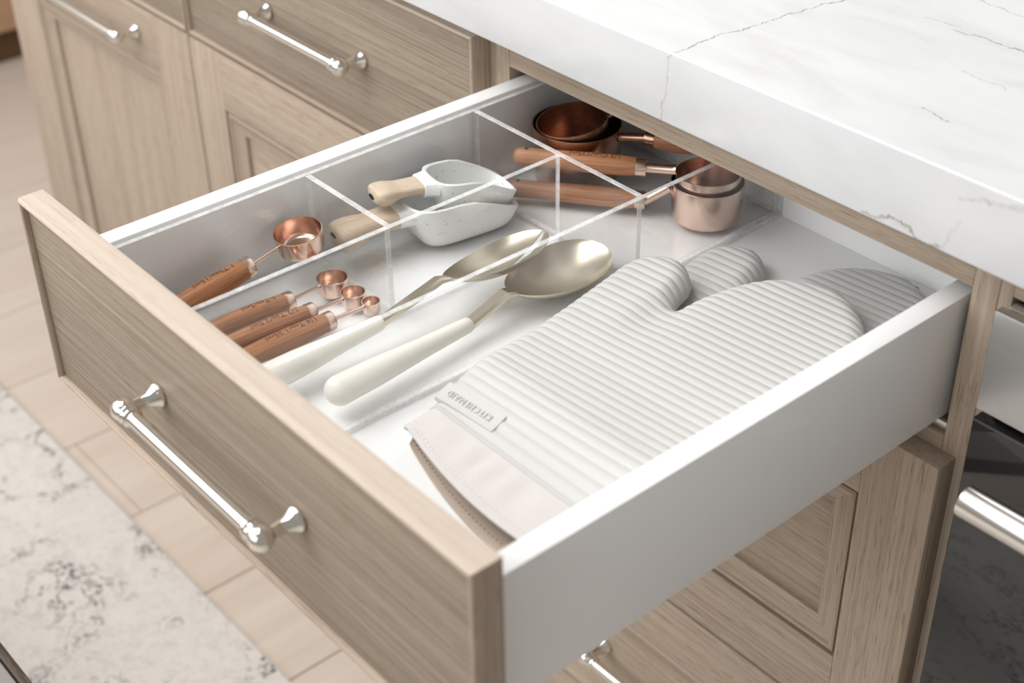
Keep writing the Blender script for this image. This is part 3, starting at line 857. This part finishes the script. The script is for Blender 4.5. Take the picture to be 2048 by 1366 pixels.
# ------------------------------------------------------------------ oven mitts
def mitt(label, dx, dy, zfun, T, is_top):
    LEFT = [(-.338,.2880), (-.331,.2825), (-.318,.2795), (-.2755,.2785), (-.195,.2675), (-.14,.2588), (-.0866,.2502), (-.073,.2508), (-.062,.2560), (-.055,.2630), (-.0510,.2710), (-.0495,.2770)]
    THR = [(-.0955,.3164), (-.088,.3100), (-.078,.3060), (-.068,.3030), (-.060,.2980), (-.0535,.2900), (-.0505,.2840), (-.0495,.2775)]
    BL = [(-.0955,.3164), (-.075,.3170), (-.0486,.3215), (-.030,.3270), (-.0160,.3345), (-.0050,.3450), (.0030,.3570), (.0075,.3700), (.0088,.3800)]
    BR = [(-.338,.4520), (-.325,.4590), (-.30,.4610), (-.20,.4600), (-.12,.4575), (-.07,.4510), (-.045,.4430), (-.025,.4310), (-.010,.4170), (.0010,.4020), (.0070,.3900), (.0088,.3810)]
    XC = .3164; YC = -.0955; YCUFF = -.2910
    lf = lambda y: interp(y, LEFT); tr_ = lambda y: interp(y, THR); bl = lambda y: interp(y, BL); brr = lambda y: interp(y, BR)
    outline = [(lf(y), y) for y in wave(-.338, -.0495, 90)] + [(tr_(y), y) for y in wave(-.0495, YC, 30)] + [(bl(y), y) for y in wave(YC, .0088, 50)] + [(brr(y), y) for y in wave(.0088, -.338, 90)]
    O = np.array(outline)
    A = O; Bv = np.roll(O, -1, 0)[:-1]; A = O[:-1]
    def dist(P):
        d = Bv - A; L2 = (d**2).sum(1)+1e-12
        ap = P[:, None, :] - A[None]
        tt = np.clip((ap*d[None]).sum(2)/L2[None], 0, 1)
        return np.sqrt(((ap - tt[..., None]*d[None])**2).sum(2)).min(1)
    def profile(d, Rr=.016):
        q = np.clip(d/Rr, 0, 1); return np.sqrt(np.clip(1-(1-q)**2, 0, 1))
    def TV(y): return np.interp(y, [-.275, -.19], [T + (.0075 if is_top else 0), T])   # fuller at the open cuff
    def top_z(P, rib=True):
        d = dist(P); z = profile(d, .014)
        crease = np.exp(-((P[:, 0]-XC-.004)**2/(2*.010**2)) - ((P[:, 1]-YC+.02)**2/(2*.022**2)))
        zt = TV(P[:, 1])*(.40 + .60*z) * (1-.10*crease)
        zt = zt + np.clip((XC-P[:, 0])/.022, 0, 1)**2*(3-2*np.clip((XC-P[:, 0])/.022, 0, 1))*np.clip((P[:, 1]+.15)/.08, 0, 1)*.0045*profile(np.maximum(d, 0), .02)
        if rib:
            s = P[:, 1] - (P[:, 0]-.36)*np.clip(.0 + (P[:, 1]+.29)*1.5, 0, .095)
            ph = np.abs(np.sin(np.pi*s/.0080))**.8
            zt = zt + .0011*(ph-.6)
        return zt
    base = thing('oven_mitt', label, 'oven mitt', (.36+dx, -.16+dy, zfun(-.2+dy)), 'ribbed oven mitts')
    def strip(name, y0, y1, xa, xb, nr, nc, mat, rib, extra=None, walls=(True, True), caps=(True, True)):
        ys = wave(y0, y1, nr)
        P = np.array([[xa(y)+(xb(y)-xa(y))*(.35*j/(nc-1)+.65*(.5-.5*math.cos(math.pi*j/(nc-1)))), y] for y in ys for j in range(nc)])
        Z = top_z(P, rib).reshape(nr, nc); D = profile(dist(P), .010).reshape(nr, nc)
        rows_t, rows_b = [], []
        for i, y in enumerate(ys):
            rt, rb = [], []
            for j in range(nc):
                x_, y_ = P[i*nc+j]
                zb = zfun(y_+dy); zz = Z[i, j]
                if extra: zz += extra(x_, y_)
                rt.append((x_+dx, y_+dy, zb+zz)); rb.append((x_+dx, y_+dy, zb + T*.34*(1-D[i, j])))
            rows_t.append(rt); rows_b.append(rb)
        bm, V = grid_bm(rows_t)
        bm, Vb = grid_bm([list(reversed(r)) for r in rows_b], bm)
        for i in range(nr-1):
            for q, w_, ok in ((0, nc-1, walls[0]), (nc-1, 0, walls[1])):
                if not ok: continue
                try: bm.faces.new((V[i][q], V[i+1][q], Vb[i+1][w_], Vb[i][w_]))
                except ValueError: pass
        for r1, r2, ok in ((V[0], Vb[0], caps[0]), (V[-1], Vb[-1], caps[1])):
            if not ok: continue
            for j in range(nc-1):
                try: bm.faces.new((r1[j], r1[j+1], r2[nc-2-j], r2[nc-1-j]))
                except ValueError: pass
        return bm
    bm = strip('b', YCUFF, YC, lf, lambda y: XC, 300, 24, None, True, walls=(True, False), caps=(True, False))
    parts = [bm, strip('b', YCUFF, YC, lambda y: XC, brr, 300, 40, None, True, walls=(False, True), caps=(True, False)),
             strip('b', YC, -.0497, lf, tr_, 72, 24, None, True, caps=(False, True)), strip('b', YC, .0087, bl, brr, 160, 40, None, True, caps=(False, True))]
    full = bmesh.new()
    for q in parts:
        me = bpy.data.meshes.new('t'); q.to_mesh(me); q.free(); full.from_mesh(me); bpy.data.meshes.remove(me)
    bmesh.ops.remove_doubles(full, verts=full.verts[:], dist=.00002)
    # drop the hidden seam faces between the joined strips
    bmesh.ops.recalc_face_normals(full, faces=full.faces[:])
    mesh_obj('ribbed_body', full, 'silicone', base, smooth=True)
    # cloth cuff: an upper and a lower layer, open at the front
    def front_y(x): return -.3100 - .0220*math.sin(math.pi*min(max((x-.268)/.26, 0), 1))
    def cuff_layer(up):
        rows = []; nc = 44
        for i in range(13):
            f = i/12; r = []
            for j in range(nc):
                x_ = .2797 + (.4605-.2797)*j/(nc-1)
                yf = front_y(x_) + (0 if up else .004 - .0055*math.sin(math.pi*min(max((x_-.2797)/.15, 0), 1)*.5))
                if x_ < .2830: yf += (.2830-x_)*2.2
                y_ = YCUFF-.0004 + (yf-YCUFF)*f
                e = min((x_-.2797), (.4605-x_)); pe = float(profile(np.array([e]), .012)[0])
                zb = zfun(y_+dy)
                if up:
                    zz = float(TV(y_))*(.40+.60*pe)*(1-.10*f) - .0012
                    zz += .0009*math.sin((x_-.28)*260+1.3*math.sin(x_*70))*math.sin(math.pi*min(f*1.3, 1))*pe
                    zz += .0011*math.exp(-((f-.93)/.06)**2)
                else: zz = T*.34*(1-pe)*.6 + .0012 + .0010*f
                r.append(Vector((x_+dx, y_+dy, zb+zz)))
            rows.append(r)
        th = .0016 if up else .0010
        low = [[p - Vector((0, 0, th)) for p in r] for r in rows]
        # rolled front hem
        bm, V = grid_bm(rows); bm, Vb = grid_bm([list(reversed(r)) for r in low], bm)
        n1 = len(rows)
        for i in range(n1-1):
            for q, w_ in ((0, nc-1), (nc-1, 0)): bm.faces.new((V[i][q], V[i+1][q], Vb[i+1][w_], Vb[i][w_]))
        for a_, b_2 in ((V[0], Vb[0]), (V[-1], Vb[-1])):
            for j in range(nc-1): bm.faces.new((a_[j], a_[j+1], b_2[nc-2-j], b_2[nc-1-j]))
        bmesh.ops.recalc_face_normals(bm, faces=bm.faces[:])
        return bm, rows
    bm, rows = cuff_layer(True)
    cf = mesh_obj('cuff', bm, 'mitt_cloth', base, smooth=50)
    bm, lrows = cuff_layer(False)
    mesh_obj('cuff_lining', bm, 'mitt_lining', base, smooth=50)
    # side seam cloth closing the cuff edges
    for col in (0, -1):
        bm = bmesh.new()
        ra = [r[col] for r in rows]; rb = [r[col] for r in lrows]
        out_ = Vector((-.0012 if col == 0 else .0012, 0, 0))
        rr = []
        for a_, b_2 in zip(ra, rb): rr.append([a_, (a_+b_2)/2+out_*1.6, b_2, b_2-out_*.3, (a_+b_2)/2+out_*.6, a_-out_*.3])
        grid_bm(rr, bm, close_u=True)
        bmesh.ops.recalc_face_normals(bm, faces=bm.faces[:])
        mesh_obj('side_seam', bm, 'mitt_cloth', cf, smooth=50)
    if is_top:
        # stitching along the hem
        bm = bmesh.new()
        r = rows[10]
        for j in range(1, len(r)-1):
            a_, b_2 = r[j], r[j].lerp(r[j+1], .6)
            for q in (a_, b_2): q = q
            lathe(bm, [(0, .0003), ((b_2-a_).length, .0003)], a_ + Vector((0, 0, .0004)), b_2-a_, 6)
        mesh_obj('hem_stitching', bm, 'stitch', cf)
        bm = bmesh.new()
        r = lrows[11]
        for j in range(1, len(r)-1):
            lathe(bm, [(0, .0005), (.0003, .0005)], r[j] + Vector((0, .0025, .0001)), (0, 0, 1), 8)
        mesh_obj('lining_stitching', bm, 'stitch_hole', cf)
        # rubber tag with raised name, read from the far side
        tx0, tx1, ty0, ty1 = .2825, .3365, -.2870, -.2740
        def tz(x_, y_): return float(top_z(np.array([[x_, y_]]), False)[0]) + zfun(y_+dy)
        rowsT = []
        for y_ in wave(ty0, ty1, 6): rowsT.append([Vector((x_+dx, y_+dy+(x_-.283)*.06, max(tz(x_, y_), tz(.292, y_)-.0005)+.0024)) for x_ in wave(tx0, tx1, 30)])
        lowT = [[p-Vector((0, 0, .0032)) for p in r] for r in rowsT]
        bm, V = grid_bm(rowsT); bm, Vb = grid_bm([list(reversed(r)) for r in lowT], bm)
        n1, n2 = len(rowsT), 30
        for i in range(n1-1):
            for q, w_ in ((0, n2-1), (n2-1, 0)): bm.faces.new((V[i][q], V[i+1][q], Vb[i+1][w_], Vb[i][w_]))
        for a_, b_2 in ((V[0], Vb[0]), (V[-1], Vb[-1])):
            for j in range(n2-1): bm.faces.new((a_[j], a_[j+1], b_2[n2-2-j], b_2[n2-1-j]))
        bmesh.ops.recalc_face_normals(bm, faces=bm.faces[:])
        tg = mesh_obj('name_tag', bm, 'silicone', base, smooth=30)
        bm = text_bm('KITCHENAID', .0060, .0006, 'CENTER', 1.22)
        for v in bm.verts:
            x_ = .3090 - v.co.x; y_ = -.2805 - v.co.y
            v.co = Vector((x_+dx, y_+dy+(x_-.283)*.06, max(tz(x_, y_), tz(.292, y_)-.0005)+.0026+v.co.z))
        bmesh.ops.recalc_face_normals(bm, faces=bm.faces[:])
        mesh_obj('lettering', bm, 'silicone', tg)
    return base
def z_low(y): return DFL + .0004
def z_top(y):
    return DFL + .0004 + 0.0170*min(max((y+.292)/.06, 0), 1)**1.5*(3-2*min(max((y+.292)/.06, 0), 1))/1.0*.999
mitt('pale ribbed oven mitt lying underneath, its tip and thumb reaching further back', .0045, .0785, z_low, .0150, False)
mitt('pale ribbed oven mitt on top, with raised name tag above its cloth cuff', 0, 0, z_top, .0190, True)
